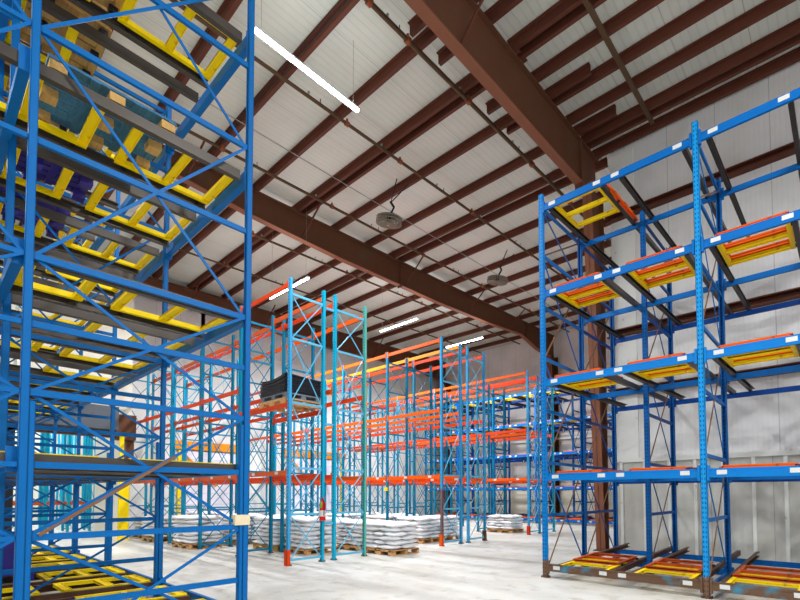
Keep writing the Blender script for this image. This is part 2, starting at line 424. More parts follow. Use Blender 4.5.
lamp(3.6, 4.5, 9.9, 'x', 2.5, 'added strip light, unseen off to the right over the aisle', P * .9)  # added out of view to brighten the right bay
lamp(7.5, 8.0, 9.9, 'y', 2.5, 'added strip light, unseen at the far right over the blue rack', P)
lamp(-14, -3.0, 9.9, 'x', 2.5, 'added unseen strip light over the far end of the left rack', P)
lamp(-26.5, 4.0, 8.6, 'y', 2.4, 'added unseen strip light in the next hall beyond the left passage', P * .9)  # added lamps out of sight, lighting the next hall
lamp(-31, 2.0, 8.6, 'y', 2.4, 'added unseen strip light deep in the next hall beyond the passage', P * .9)

# ------------------------------------------------------------------ fans
def fan(x, y, z, label):
    root = empty('ceiling_fan', (x, y, z), label, 'fan', 'round fans under the roof')
    root.rotation_euler = (R(4), R(14), R(0))
    cage = MB()
    for rr, zz in ((.40, .0), (.40, -.09), (.40, .09), (.34, -.12), (.34, .12), (.27, -.135), (.27, .135), (.2, -.14), (.2, .14), (.1, -.15), (.1, .15)):
        cage.torus((0, 0, zz), (0, 0, 1), rr, .014, 28, 5)
    for k in range(32):
        a = 2 * math.pi * k / 32
        for s in (-1, 1):
            c, d = math.cos(a), math.sin(a)
            cage.bar((c * .4, d * .4, s * .09), (c * .3, d * .3, s * .13), .014, .012).bar((c * .3, d * .3, s * .13), (c * .06, d * .06, s * .15), .014, .012)
        cage.bar((math.cos(a) * .4, math.sin(a) * .4, -.07), (math.cos(a) * .4, math.sin(a) * .4, .07), .01, .008)
    cage.build('cage', 'fan', root)
    hub = MB().tube((0, 0, -.05), (0, 0, .17), .075, 14).build('motor', 'black', root)
    for k in range(3):
        a = 2 * math.pi * k / 3; c, d = math.cos(a), math.sin(a)
        b = MB().hexa([(c * .07 - d * .05, d * .07 + c * .05, .02), (c * .36 - d * .12, d * .36 + c * .12, .04), (c * .36 + d * .12, d * .36 - c * .12, -.04), (c * .07 + d * .05, d * .07 - c * .05, -.02),
                       (c * .07 - d * .05, d * .07 + c * .05, .026), (c * .36 - d * .12, d * .36 + c * .12, .046), (c * .36 + d * .12, d * .36 - c * .12, -.034), (c * .07 + d * .05, d * .07 - c * .05, -.014)])
        b.build('fan_blade', 'fan', root)
    MB().bar((0, 0, .15), (.05, .1, .42), .05, .05).bar((.05, .1, .42), (.1, -.12, .5), .05, .05).build('bracket', 'black', root)
    MB().bar((.1, -.1, .48), (.42, -.25, 1.05), .025, .025).bar((.1, -.1, .48), (.50, .15, 1.0), .025, .025).build('hanger_strap', 'black', root)
fan(-10.25, 10.25, 10.25, 'round caged fan hanging from the roof in the middle of the ceiling, nearer one')
fan(-10.0, 16.2, 10.25, 'round caged fan hanging from the roof near the right rack top, farther one')

# ------------------------------------------------------------------ shared part meshes
_cache = {}
def C_post(h, w, d, mat, flip=False):
    """open C upright, web to -Y (front)"""
    k = ('post', h, w, d, mat, flip)
    if k not in _cache:
        t = .006; s = -1 if flip else 1
        mb = MB().box(-w / 2, w / 2, min(-s * d / 2, -s * d / 2 + s * t), max(-s * d / 2, -s * d / 2 + s * t), 0, h)
        mb.box(-w / 2, -w / 2 + t, -d / 2 + .0, d / 2, 0, h).box(w / 2 - t, w / 2, -d / 2, d / 2, 0, h)
        y = s * d / 2
        mb.box(-w / 2, -w / 2 + .022, min(y, y - s * t), max(y, y - s * t), 0, h).box(w / 2 - .022, w / 2, min(y, y - s * t), max(y, y - s * t), 0, h)
        _cache[k] = mb.mesh('post', mat)
    return _cache[k]
def foot_mesh(mat, w):
    k = ('foot', mat, w)
    if k not in _cache:
        mb = MB().box(-w * .85, w * .85, -w * .75, w * .75, 0, .012)
        for s in (-1, 1): mb.tube((s * w * .68, s * w * .5, .012), (s * w * .68, s * w * .5, .04), .011, 6)
        _cache[k] = mb.mesh('foot_plate', mat)
    return _cache[k]
def label_mesh():
    k = 'label'
    if k not in _cache:
        mb = MB().box(-.065, .065, -.004, 0, -.034, .034)
        _cache[k] = mb.mesh('label_sticker', 'white')
        i = MB()
        for z, a, b in ((.018, -.06, .045), (.002, -.06, .03), (-.016, -.06, .0)): i.box(a, b, -.0055, -.004, z - .004, z + .004)
        _cache['ink'] = i.mesh('label_lines', 'ink')
    return _cache[k]

def frame(root, x, y0, y1, h, zs, crosses, pm, bm, pw=.08, pd=.07, foot='black', sw=.045, dw=.028, rust=None, pm2=None, posts=(0, 1)):
    """upright frame in the plane X=x: two posts, struts at zs, X braces in crosses (z0,z1)"""
    for j, (y, m) in enumerate(((y0, pm), (y1, pm2 or pm))):
        if j not in posts: continue
        p = put(C_post(h, pw, pd, m, flip=(j == 1)), 'post', root, (x, y, 0))
        put(foot_mesh(foot, pw), 'foot_plate', p)
    a, b = y0 + pd / 2, y1 - pd / 2
    L = b - a
    def part(nm, p, q, wd, hh, mat, xo, za):
        k = (nm, round(L, 3), round(q[2] - p[2], 3), wd, hh, mat, p[1] > q[1])
        if k not in _cache: _cache[k] = MB().bar(p, q, wd, hh).mesh(nm, mat)
        return put(_cache[k], nm, root, (x + xo, a, za))
    for z in zs: part('frame_strut', (0, 0, 0), (0, L, 0), .035, sw, bm, 0, z)
    for z0, z1 in crosses:
        part('cross_brace', (0, 0, z1 - z0), (0, L, 0), .012, dw, bm, -.012, z0)
        o = part('cross_brace', (0, 0, 0), (0, L, z1 - z0), .012, dw, rust or bm, .012, z0)
        if rust: tag(o, 'rust-brown cross brace')

def x_beam(root, x0, x1, y, z, hh, mat, face=-1, labels=(), clip=.04, name='beam', dd=.05):
    """load beam along X; z is its underside"""
    L = x1 - x0
    k = ('beam', round(L, 3), hh, mat, dd)
    if k not in _cache:
        mb = MB().extrude([(-dd / 2, 0), (dd / 2, 0), (dd / 2, hh * .68), (dd * .1, hh * .68), (dd * .1, hh), (-dd / 2, hh)], (clip, 0, 0), (L - clip, 0, 0))
        mb.box(clip - .004, clip + .03, -dd / 2 - .006, dd / 2, -.05, hh + .05).box(L - clip - .03, L - clip + .004, -dd / 2 - .006, dd / 2, -.05, hh + .05)
        _cache[k] = mb.mesh(name, mat)
    o = put(_cache[k], name, root, (x0, y, z))
    if face > 0:
        o.rotation_euler.z = math.pi; o.location.x = x1
    for lx in labels:
        q = put(label_mesh(), 'label_sticker', o, (lx - x0, -dd / 2 - .001, hh * .55))
        if face > 0: q.location = (x1 - lx, -dd / 2 - .001, hh * .55)
    return o

def cart_proto(mat, name_col):
    root = bpy.data.objects.new('pallet_cart', None); COL.objects.link(root)
    w, L = .86, 1.12
    sb = MB().extrude([(-.03, -.03), (.03, -.03), (.03, -.02), (-.02, -.02), (-.02, .02), (.03, .02), (.03, .03), (-.03, .03)], (0, 0, 0), (0, L, 0)).mesh('side_bar', mat)
    cb = MB().box(-w / 2, w / 2, -.048, .048, -.01, .012).box(-w / 2, w / 2, -.048, -.040, -.03, .03).box(-w / 2, w / 2, .040, .048, -.03, .012).mesh('cross_bar', mat)
    wh = MB().tube((-.02, 0, 0), (.02, 0, 0), .03, 10).mesh('wheel', 'black')
    for s in (-1, 1):
        o = put(sb, 'side_bar', root, (s * w / 2, 0, 0)); 
        for y in (.12, 1.0): put(wh, 'wheel', o, (s * .05, y, -.02))
    for y in (.045, .55, L - .045): put(cb, 'cross_bar', root, (0, y, .01))
    return root
PROTO = {}
def cart(colr, loc, w, label, group, rx=0.0, flipy=False, nbars=None):
    if colr not in PROTO:
        PROTO[colr] = cart_proto(colr, colr); c = PROTO[colr]
    else:
        c = copy_tree(PROTO[colr])
    c.location = loc; c.scale = (w / .92, 1, 1); c.rotation_euler = (rx, 0, math.pi if flipy else 0)
    tag(c, label, 'pallet cart', group)
    return c

LV = [.13, 1.86, 3.70, 5.46, 7.20]
LVN = ['floor', 'first', 'second', 'third', 'top']
SLOPE = .030

def lane_rail(root, x, ya, yb, za, mat='rail', side=1):
    L = yb - ya
    k = ('rail', round(L, 3), mat, side)
    if k not in _cache:
        s = side
        prof = [(-.032 * s, 0), (.032 * s, 0), (.032 * s, .012), (-.02 * s, .012), (-.02 * s, .088), (.032 * s, .088), (.032 * s, .1), (-.032 * s, .1)]
        if s < 0: prof = prof[::-1]
        _cache[k] = MB().extrude(prof, (0, 0, 0), (0, L, L * SLOPE * (1 if L > 0 else -1))).mesh('lane_rail', mat)
    return put(_cache[k], 'lane_rail', root, (x, ya, za))

# ------------------------------------------------------------------ right push-back rack
def pb_frame_levels():
    zs = [.16 + 1.03 * k for k in range(7)]
    cr = [(zs[0], zs[2]), (zs[2], zs[4]), (zs[4], zs[6])]
    return zs, cr

def right_rack():
    X0, bay, nb, YF, Y1, Y2, H = -4.25, 2.65, 3, 8.54, 10.40, 12.37, 7.56
    root = empty('push_back_rack', (X0, YF, 0), 'tall blue push-back pallet rack on the right, standing in front of the grey wall', 'pallet rack')
    grp = root
    def L(o): return o
    # parts are placed in world coordinates and parented with an offset
    sub = root; off = Vector((X0, YF, 0))
    zs, cr = pb_frame_levels(); zs2 = zs + [7.3]
    start = set(COL.objects)
    for k in range(nb + 1):
        x = X0 + k * bay
        frame(root, x, YF, Y1, H, zs2, cr + [(zs[6], 7.3)], 'cyan_rusty' if k == 1 else 'blue_rusty', 'blue', pw=.085, pd=.08, foot='rustrail', sw=.06, dw=.035, rust='brace_rust', pm2='blue_post')
    for x in (X0, X0 + bay / 2, X0 + 1.5 * bay, X0 + 2.5 * bay, X0 + nb * bay):
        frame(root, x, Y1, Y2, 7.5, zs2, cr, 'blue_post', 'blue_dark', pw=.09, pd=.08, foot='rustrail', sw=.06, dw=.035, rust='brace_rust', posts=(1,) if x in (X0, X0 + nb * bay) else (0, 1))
    lanes = []
    for k in range(nb):
        a = X0 + k * bay
        lanes += [(a + .17, a + 1.17), (a + 1.50, a + 2.48)]
    for li, z in enumerate(LV):
        for k in range(nb):
            a = X0 + k * bay; b = a + bay
            x_beam(root, a, b, YF - .02, z, .14, 'beam_rusty' if li == 0 else ('blue_bright' if li < 3 else 'blue'), labels=(a + .24, a + 1.10, a + 1.42, a + 2.40), clip=.05)
            x_beam(root, a, b, Y1 + .02, z + (.0 if li else -.02), .11, 'blue', clip=.05, name='rear_beam')
        xs = [X0, X0 + bay / 2, X0 + 1.5 * bay, X0 + 2.5 * bay, X0 + nb * bay]
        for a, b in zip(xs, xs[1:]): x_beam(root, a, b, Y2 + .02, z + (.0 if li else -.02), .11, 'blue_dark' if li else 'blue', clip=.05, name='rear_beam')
        for (a, b) in lanes:
            for s, x in ((1, a), (-1, b)):
                lane_rail(root, x, YF + .03, Y2 + .42, z - .0, 'rail' if li else 'rustrail', s)
    for o in set(COL.objects) - start:
        if o.parent is root: o.location -= off
    # carts
    for li, z in enumerate(LV):
        for n, (a, b) in enumerate(lanes):
            xc, w = (a + b) / 2, (b - a) - .10
            where = 'on the right rack, %s level, %s lane from the left' % (LVN[li], ORD[n])
            zb = z + .085
            if li == 4 and n in (1,): continue
            if li == 4 and n >= 2: continue
            cart('yellow', (xc, YF + .07, zb), w, 'yellow cart ' + where, 'push-back carts of the right rack', SLOPE)
            if li == 4: 
                continue
            cart('orange' if li else 'orange3', (xc, YF + (.0 if li else .72), zb + (.06 if li else .06)), w - .01, 'orange upper cart ' + where, 'push-back carts of the right rack', SLOPE)
    c = cart('orange', (X0 + 1.17 + .32, YF + .35, LV[4] + .16), .52, 'orange pallet cart left tilted at the top of the right rack', 'push-back carts of the right rack', SLOPE)
    c.location.x = X0 + 1.17 + .02; c.rotation_euler = (SLOPE, R(62), 0); c.location.z = LV[4] + .12
right_rack()

# ------------------------------------------------------------------ left push-back rack
LGRP = 'push-back carts of the left rack'
def left_rack():
    X0, bay, nb, YF, Y1, Y2, H = -5.18, 2.67, 4, 2.76, .675, -1.25, 7.95
    root = empty('push_back_rack', (X0, YF, 0), 'tall blue push-back pallet rack filling the left side, seen from its end frame', 'pallet rack')
    off = Vector((X0, YF, 0)); start = set(COL.objects)
    zs = [.60, 1.22, 1.86, 2.5, 3.11, 3.72, 4.78, 5.82, 6.85, 7.8]
    cr = [(.05, 1.22), (1.22, 2.5), (2.5, 3.72), (3.72, 5.82), (5.82, 7.8)]
    for k in range(nb + 1):
        x = X0 - k * bay
        frame(root, x, Y1, YF, H, zs, cr, 'blue_left', 'blue_left', pw=.065, pd=.065, foot='rustrail', sw=.058, dw=.030)
        for y in (Y1 + .055, YF - .06):
            p = put(C_post(2.42, .065, .045, 'blue_left'), 'post_reinforcement', root, (x, y, 0))
    for x in [X0] + [X0 - bay / 2 - k * bay for k in range(nb)]:
        frame(root, x, Y2, Y1, H, zs, cr, 'blue_left', 'blue_left', pw=.07, pd=.07, foot='rustrail', sw=.045, dw=.028, posts=(0,) if x == X0 else (0, 1))
    lanes = []
    for k in range(nb):
        a = X0 - k * bay
        lanes += [(a - .10, a - 1.02), (a - 1.36, a - 2.34)]
    for li, z in enumerate(LV):
        for k in range(nb):
            b = X0 - k * bay; a = b - bay
            x_beam(root, a, b, YF + .02, z - .02, .13, 'blue_left', face=1, clip=.045, dd=.085)
            x_beam(root, a, b, Y1 - .06, z - .02, .13, 'blue_left', clip=.045, name='rear_beam', dd=.085)
            x_beam(root, a, b, Y2 + .0, z, .13, 'blue_left', clip=.05, name='rear_beam')
        for (b, a) in lanes:
            for s, x in ((1, a), (-1, b)):
                Lr = YF - .08 - (Y2 - .3)
                k = ('railL', s, li == 0)
                if k not in _cache:
                    prof = [(-.034 * s, 0), (.034 * s, 0), (.034 * s, .012), (-.02 * s, .012), (-.02 * s, .098), (.034 * s, .098), (.034 * s, .11), (-.034 * s, .11)]
                    if s < 0: prof = prof[::-1]
                    _cache[k] = MB().extrude(prof, (0, 0, Lr * .006), (0, Lr, 0)).mesh('lane_rail', 'rail_left' if li else 'rustrail')
                put(_cache[k], 'lane_rail', root, (x, Y2 - .3, z - .02))
    # rust streaked brace and cream tape on the end frame
    tag(MB().bar((X0 + .028, .80, 1.24), (X0 + .028, 1.95, 2.0), .012, .03).build('cross_brace', 'brace_rust', root), 'rusty diagonal brace')
    MB().box(X0 - .045, X0 + .0455, 2.62, 2.806, 1.24, 1.36).build('tape_wrap', 'cream', root)
    for o in set(COL.objects) - start:
        if o.parent is root: o.location -= off
    for li, z in enumerate(LV):
        for n, (b, a) in enumerate(lanes):
            xc, w = (a + b) / 2, (b - a) - .10
            where = 'of left rack, %s level, %s lane from the near end' % (LVN[li], ORD[n])
            if n > 7 and li > 3: continue
            if not (li == 4 and n in (1, 3)): cart('yellow', (xc, YF - .08, z + .075), w, 'yellow cart, aisle side ' + where, LGRP, SLOPE * .2, True)
            if n < 6 and (li > 2 or n % 2 == 0):
                cart('yellow', (xc, YF - 1.48, z + .085), w, 'yellow cart, set back inside ' + where, LGRP, SLOPE * .2, True)
left_rack()

# ------------------------------------------------------------------ pallets
def pallet_meshes(mat, w=1.2, d=1.0, h=.14):
    k = ('pallet', mat, w, d)
    if k not in _cache:
        n = 7
        deck = MB().box(-w / 2, w / 2, -d / 2, d / 2, 0, .001); deck = MB()
        board = MB().box(-.065 * w / 1.2, .065 * w / 1.2, -d / 2, d / 2, 0, .02).mesh('deck_board', mat)
        skid = MB().box(-w / 2, w / 2, -.04, .04, .02, h - .02)
        st = MB()
        # stringer with two fork notches
        for a, b in ((-w / 2, -w * .33), (-w * .09, w * .09), (w * .33, w / 2)): st.box(a, b, -.045, .045, .02, h - .02)
        st.box(-w / 2, w / 2, -.045, .045, h - .05, h - .02)
        _cache[k] = (board, st.mesh('stringer', mat))
    return _cache[k]
def pallet(x, y, z, mat, label, group=None, w=1.2, d=1.0, rz=0, h=.14):
    board, st = pallet_meshes(mat, w, d, h)
    root = empty('wooden_pallet', (x, y, z), label, 'pallet', group, rz)
    for s in (-1, 0, 1): put(st, 'stringer', root, (0, s * (d / 2 - .045), 0))
    for k in range(7): put(board, 'deck_board', root, (-w / 2 + .07 + k * (w - .14) / 6, 0, h - .02))
    for k in (0, 3, 6): put(board, 'deck_board', root, (-w / 2 + .07 + k * (w - .14) / 6, 0, 0))
    return root

# pallets parked high in the left rack
def solid_pallet(x, y, z, mat, label, w, d, legs='indigo', fw=.07):
    """nestable presswood / plastic pallet: slatted deck with moulded feet; dark feet read as hand holes"""
    root = empty('moulded_pallet', (x, y, z), label, 'pallet')
    dk = MB(); n = 7
    ww = w / n
    for k in range(n): dk.box(-w / 2 + k * ww + .012, -w / 2 + (k + 1) * ww - .012, -d / 2, d / 2, .10, .125)
    for yy in (-d / 2 + .04, -d / 6, d / 6, d / 2 - .04): dk.box(-w / 2, w / 2, yy - .04, yy + .04, .085, .105)
    dk.build('deck', mat, root)
    for i in (-1, 0, 1):
        for j in (-1, 0, 1):
            MB().box(i * (w / 2 - .08) - fw, i * (w / 2 - .08) + fw, j * (d / 2 - .08) - fw, j * (d / 2 - .08) + fw, 0, .085).build('pallet_foot', legs, root)
    return root
zt = LV[4] + .135
for k, (x, y, m, lb) in enumerate(((-5.80, .88, 'wood2', 'weathered wooden pallet on the top level of the left rack, nearest the end frame'),
                                    (-7.03, .88, 'wood2', 'weathered wooden pallet on the top level of the left rack, second from the end frame'),
                                    (-8.45, .88, 'wood2', 'weathered wooden pallet on the top level of the left rack, third from the end frame'))):
    solid_pallet(x, y + .1, zt, m, lb, .98, 1.25, 'sheet', .045)  # dark foot colour stands in for shaded hand holes under the deck
for k in range(2):
    o = MB().box(-.48, .48, -.6, .6, 0, .30 + .2 * k).build('cardboard_bundle', 'wood2', loc=(-5.80 - 1.23 * k, .98, zt + .126)); tag(o, 'brown cardboard bundle on the %s weathered pallet of the left rack top' % ORD[k], 'bundle')
z3 = LV[3] + .135
solid_pallet(-5.74, 1.36, z3, 'wood3', 'blue painted pallet on the third level of the left rack, first lane', .95, 1.15, 'wood2')
solid_pallet(-7.03, .95, z3, 'indigo', 'indigo plastic pallet on the third level of the left rack, second lane', .95, 1.2)
solid_pallet(-7.03, .95, z3 + .13, 'wood3', 'blue pallet stacked on the indigo plastic pallet in the left rack', .95, 1.2, 'indigo')
solid_pallet(-8.4, .9, z3, 'indigo', 'indigo plastic pallet on the third level of the left rack, third lane', .95, 1.2)
for k in range(2):
    solid_pallet(-9.7 - 1.35 * k, .8, LV[0] + .135, 'indigo', 'indigo plastic pallet at floor level of the left rack, %s one' % ('nearer' if k == 0 else 'farther'), .95, 1.2)
o = MB().box(-.45, .45, -.5, .5, 0, .55).build('plastic_crate', 'indigo', loc=(-9.7, .8, LV[0] + .262)); tag(o, 'indigo plastic crate low in the far part of the left rack', 'crate')

# ------------------------------------------------------------------ selective rack rows
RZ = [.12, 1.14, 2.2, 3.7, 5.17, 6.2]
RC = list(zip(RZ, RZ[1:]))
def row(x0, bay, n, ya, yb, levels, label, mats, H=6.56, brace='cyanb', first=None, beamcols=('orange', 'orange2'), guard=None, guard_mat='orange2', spacer=None, n_top=99, rear=0.0, top_rear=None):
    root = empty('pallet_rack', (x0, ya, 0), label, 'pallet rack', None)
    off = Vector((x0, ya, 0)); start = set(COL.objects)
    for k in range(n + 1):
        m1, m2 = mats if k == 0 else ('cyan3', 'cyan3')
        frame(root, x0 - k * bay, ya, yb, H, RZ, RC, m1, brace if k == 0 else 'tealb', pm2=m2, foot='rustrail', sw=.05, dw=.024)
    for k in range(n):
        b = x0 - k * bay; a = b - bay
        lv = (first if (k == 0 and first) else levels)
        for j, (y, f) in enumerate(((ya - .02, -1), (yb + .02, 1))):
            for i, z in enumerate(lv):
                if z > 6 and k >= n_top: continue
                lb = (b - .45, b - 1.5) if (z < 2.5 and j == 0 and k < 3) else ()
                x_beam(root, a, b, y, z + (.0 if j == 0 else rear), .11, top_rear if (top_rear and j and z > 6) else beamcols[(i + j) % len(beamcols)], face=f, labels=lb, clip=.045)
    if guard is not None:
        g = MB().box(-.06, .06, -.07, -.062, 0, .36).box(-.06, -.052, -.07, .02, 0, .36).box(.052, .06, -.07, .02, 0, .36)
        for (gx, gy) in guard: g.build('post_guard', guard_mat, root, (gx, gy, 0))
    if spacer:
        for k in range(n + 1):
            x = x0 - k * bay
            for z in (6.15, 3.3, .9): MB().bar((x, yb + .04, z), (x, spacer - .04, z), .04, .05).build('row_spacer', 'cyanb' if k == 0 else 'tealb', root)
    for o in set(COL.objects) - start:
        if o.parent is root: o.location -= off
    return root
X1 = -9.1
row(X1, 2.3, 5, 5.91, 6.85, [2.0, 4.25, 6.25], 'blue selective rack with orange beams, front run of the first row, carrying the black-covered pallet', ('cyan1', 'cyan2'), first=[2.03, 3.58, 6.36], guard=[(X1, 5.91)], spacer=7.2, n_top=5, rear=-.04, beamcols=('orange3', 'orange2', 'orange2'))
row(X1, 2.3, 5, 7.2, 8.2, [1.97, 4.1, 6.26], 'turquoise selective rack with orange beams, back run of the first row', ('cyan2', 'cyan4'), beamcols=('orange2', 'orange'))
row(X1, 2.4, 5, 11.43, 12.42, [2.1, 4.18, 6.40], 'blue selective rack with orange beams, front run of the middle row', ('cyan1w', 'cyan1'), guard=[(X1, 11.43)], guard_mat='orange', spacer=12.82, beamcols=('orange', 'orange'), rear=.03, top_rear='amber')
row(X1, 2.4, 5, 12.82, 13.8, [2.05, 4.1, 6.38], 'blue selective rack with orange beams, back run of the middle row', ('cyan1', 'cyan1'), guard=[(X1, 13.8)], guard_mat='rustrail', beamcols=('orange2', 'orange3', 'orange2'))
row(X1 - .05, 2.4, 5, 17.0, 17.9, [2.15, 4.12, 6.42], 'blue selective rack with orange beams, front run of the farthest row', ('cyan1', 'cyan1'), guard=[(X1 - .05, 17.0)], guard_mat='orange2', spacer=18.25, beamcols=('orange', 'orange2'))
row(X1 - .05, 2.4, 5, 18.25, 19.2, [2.1, 4.1, 6.4], 'blue selective rack with orange beams, back run of the farthest row', ('cyan2', 'cyan2'), beamcols=('orange2', 'orange3'))

# racks in the next hall, run along Y
def hall_row(x, n, label, y0):
    root = empty('pallet_rack', (x, y0, 0), label, 'pallet rack', 'racks in the next hall')
    for k in range(n + 1):
        for dx in (0, .9):
            p = put(C_post(6.2, .1, .09, 'cyan2'), 'post', root, (-dx, k * .8, 0))
        s = MB()
        for z0, z1 in RC: s.bar((0, k * .8, z0), (-.9, k * .8, z1), .02, .03).bar((0, k * .8, z0), (-.9, k * .8, z0), .03, .04)
        s.build('cross_brace', 'tealb', root)
    for z in (1.15,):
        for dx in (.02, -.92): MB().box(dx - .025, dx + .025, 0, n * .8, z, z + .11).build('beam', 'orange3', root)
    return root
hall_row(-24.0, 6, 'turquoise rack in the next hall, nearest behind the left passage', 2.3)
hall_row(-26.2, 6, 'turquoise rack in the next hall, second behind the left passage', 2.7)
hall_row(-28.6, 6, 'turquoise rack in the next hall, third behind the left passage', 2.5)
hall_row(-31.4, 7, 'turquoise rack in the next hall, farthest behind the left passage', 2.6)

# ------------------------------------------------------------------ far push-back rack along the back wall
def far_rack():
    X0, bay, nb, YF, Y1, Y2, H = -20.4, 2.67, 5, 23.9, 25.6, 27.4, 7.6
    root = empty('push_back_rack', (X0, YF, 0), 'long blue push-back rack with yellow carts against the far wall', 'pallet rack')
    off = Vector((X0, YF, 0)); start = set(COL.objects)
    zs, cr = pb_frame_levels()
    for k in range(nb + 1):
        x = X0 + k * bay
        frame(root, x, YF, Y1, H if k < 5 else 6.2, zs, cr, 'blue_post', 'blue_dark', pw=.1, pd=.08, foot='rustrail', sw=.06, dw=.035)
        frame(root, x - (bay / 2 if k else 0), Y1 + .1, Y2, H if k < 5 else 6.2, zs, cr, 'blue_post', 'blue_dark', pw=.1, pd=.08, foot='rustrail', sw=.06, dw=.035)
    frame(root, X0 + nb * bay, Y1 + .1, Y2, 6.2, zs, cr, 'blue_post', 'blue_dark', pw=.1, pd=.08, foot='rustrail')
    for li, z in enumerate(LV):
        for k in range(nb):
            if li == 4 and k >= 4: continue
            a = X0 + k * bay; b = a + bay
            x_beam(root, a, b, YF - .02, z, .15, 'blue', labels=(a + .3, a + 1.1, a + 1.45, a + 2.35), clip=.05)
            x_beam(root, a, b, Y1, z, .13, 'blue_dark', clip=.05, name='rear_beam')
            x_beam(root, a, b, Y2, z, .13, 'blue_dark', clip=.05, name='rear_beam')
            for x in (a + .17, a + 1.17, a + 1.5, a + 2.48): lane_rail(root, x, YF + .03, Y2 + .4, z, 'rail', 1)
    for o in set(COL.objects) - start:
        if o.parent is root: o.location -= off
    for li, z in enumerate(LV):
        for n in range(nb * 2):
            if li == 4 and n >= 8: continue
            a = X0 + (n // 2) * bay + (.17 if n % 2 == 0 else 1.5); w = .9
            where = 'of the far rack, %s level, %s lane from the left' % (LVN[li], ORD[n])
            cart('yellow', (a + .5, YF + .1, z + .085), w, 'yellow pallet cart ' + where, 'push-back carts of the far rack', SLOPE)
            if li < 4: cart('orange', (a + .5, YF + .02, z + .14), w, 'orange pallet cart ' + where, 'push-back carts of the far rack', SLOPE)
far_rack()

# ------------------------------------------------------------------ black covered load on the first row
pallet(-9.83, 6.42, 3.69, 'wood4', 'pale wooden pallet on the orange beams under the black-covered load', w=1.15, d=1.06, rz=0)
pp = empty('plastic_pallet', (-9.83, 6.42, 3.832), 'grey plastic pallet between the wooden pallet and the black sheets', 'pallet')
MB().box(-.56, .56, -.5, .5, .10, .13).build('deck', 'greyp', pp)
MB().box(-.56, .56, -.5, .5, 0, .02).build('bottom_frame', 'greyp', pp)
for i in (-1, 0, 1):
    for j in (-1, 0, 1): MB().box(i * .48 - .07, i * .48 + .07, j * .42 - .07, j * .42 + .07, .02, .10).build('pallet_block', 'greyp', pp)
zz = 3.832 + .131
for k in range(9):
    mb = MB(); n = 10; th = .035; v0 = len(mb.v)
    jx, jy = random.uniform(-.012, .012), random.uniform(-.012, .012)
    for s in (0, 1):
        for i in range(n + 1):
            for j in range(n + 1):
                x = (i / n - .5) * 1.10; y = (j / n - .5) * 1.02
                # sheets sag slightly and lift towards the aisle corner
                sag = .006 * k * (-(1 - (2 * i / n - 1) ** 2)) + .008 * k * max(0, (i / n) * (1 - j / n) - .3)
                mb.v.append((x + jx, y + jy, s * th + sag))
    m1 = (n + 1) ** 2
    for i in range(n):
        for j in range(n):
            a = i * (n + 1) + j
            mb.f.append((a, a + 1, a + n + 2, a + n + 1)); mb.f.append((m1 + a, m1 + a + n + 1, m1 + a + n + 2, m1 + a + 1))
    for i in range(n):
        a, b = i * (n + 1), (i + 1) * (n + 1); mb.f.append((a, b, m1 + b, m1 + a))
        a, b = i * (n + 1) + n, (i + 1) * (n + 1) + n; mb.f.append((a, m1 + a, m1 + b, b))
        a, b = i, i + 1; mb.f.append((a, m1 + a, m1 + b, b))
        a, b = n * (n + 1) + i, n * (n + 1) + i + 1; mb.f.append((a, b, m1 + b, m1 + a))
    o = mb.build('black_sheet', 'sheet', loc=(-9.83, 6.42, zz)); zz += th + .012
    tag(o, 'black crate-like sheet on the raised pallet, %s from the bottom' % ORD[k], 'black sheet', 'black sheets stacked on the raised pallet')

# ------------------------------------------------------------------ bags
def bag_mesh(seed, w=.62, d=.415, h=.132):
    rnd = random.Random(seed); nx, ny = 10, 7; mb = MB()
    bumps = [(rnd.uniform(-.8, .8), rnd.uniform(-.8, .8), rnd.uniform(-.016, .014)) for _ in range(7)]
    def pt(u, v, s):
        e = (max(0, 1 - abs(u) ** 3.2) * max(0, 1 - abs(v) ** 2.8)) ** .72
        x = u * w / 2 * (1 - .05 * abs(v) ** 4); y = v * d / 2 * (1 - .06 * abs(u) ** 4)
        b = sum(c * math.exp(-((u - p) ** 2 + (v - q) ** 2) * 7) for p, q, c in bumps)
        return (x, y, h / 2 + s * (h / 2) * (.08 + .92 * e) + b * e)
    idx = {}
    for s in (1, -1):
        for i in range(nx + 1):
            for j in range(ny + 1):
                idx[(s, i, j)] = len(mb.v); mb.v.append(pt(2 * i / nx - 1, 2 * j / ny - 1, s))
    for i in range(nx):
        for j in range(ny):
            mb.f.append((idx[(1, i, j)], idx[(1, i + 1, j)], idx[(1, i + 1, j + 1)], idx[(1, i, j + 1)]))
            mb.f.append((idx[(-1, i, j)], idx[(-1, i, j + 1)], idx[(-1, i + 1, j + 1)], idx[(-1, i + 1, j)]))
    for i in range(nx):
        mb.f.append((idx[(1, i, 0)], idx[(-1, i, 0)], idx[(-1, i + 1, 0)], idx[(1, i + 1, 0)]))
        mb.f.append((idx[(1, i, ny)], idx[(1, i + 1, ny)], idx[(-1, i + 1, ny)], idx[(-1, i, ny)]))
    for j in range(ny):
        mb.f.append((idx[(1, 0, j)], idx[(1, 0, j + 1)], idx[(-1, 0, j + 1)], idx[(-1, 0, j)]))
        mb.f.append((idx[(1, nx, j)], idx[(-1, nx, j)], idx[(-1, nx, j + 1)], idx[(1, nx, j + 1)]))
    return mb
BAGS = [bag_mesh(s) for s in range(5)]
BAGM = [b.mesh('filled_bag', 'bag', True) for b in BAGS]
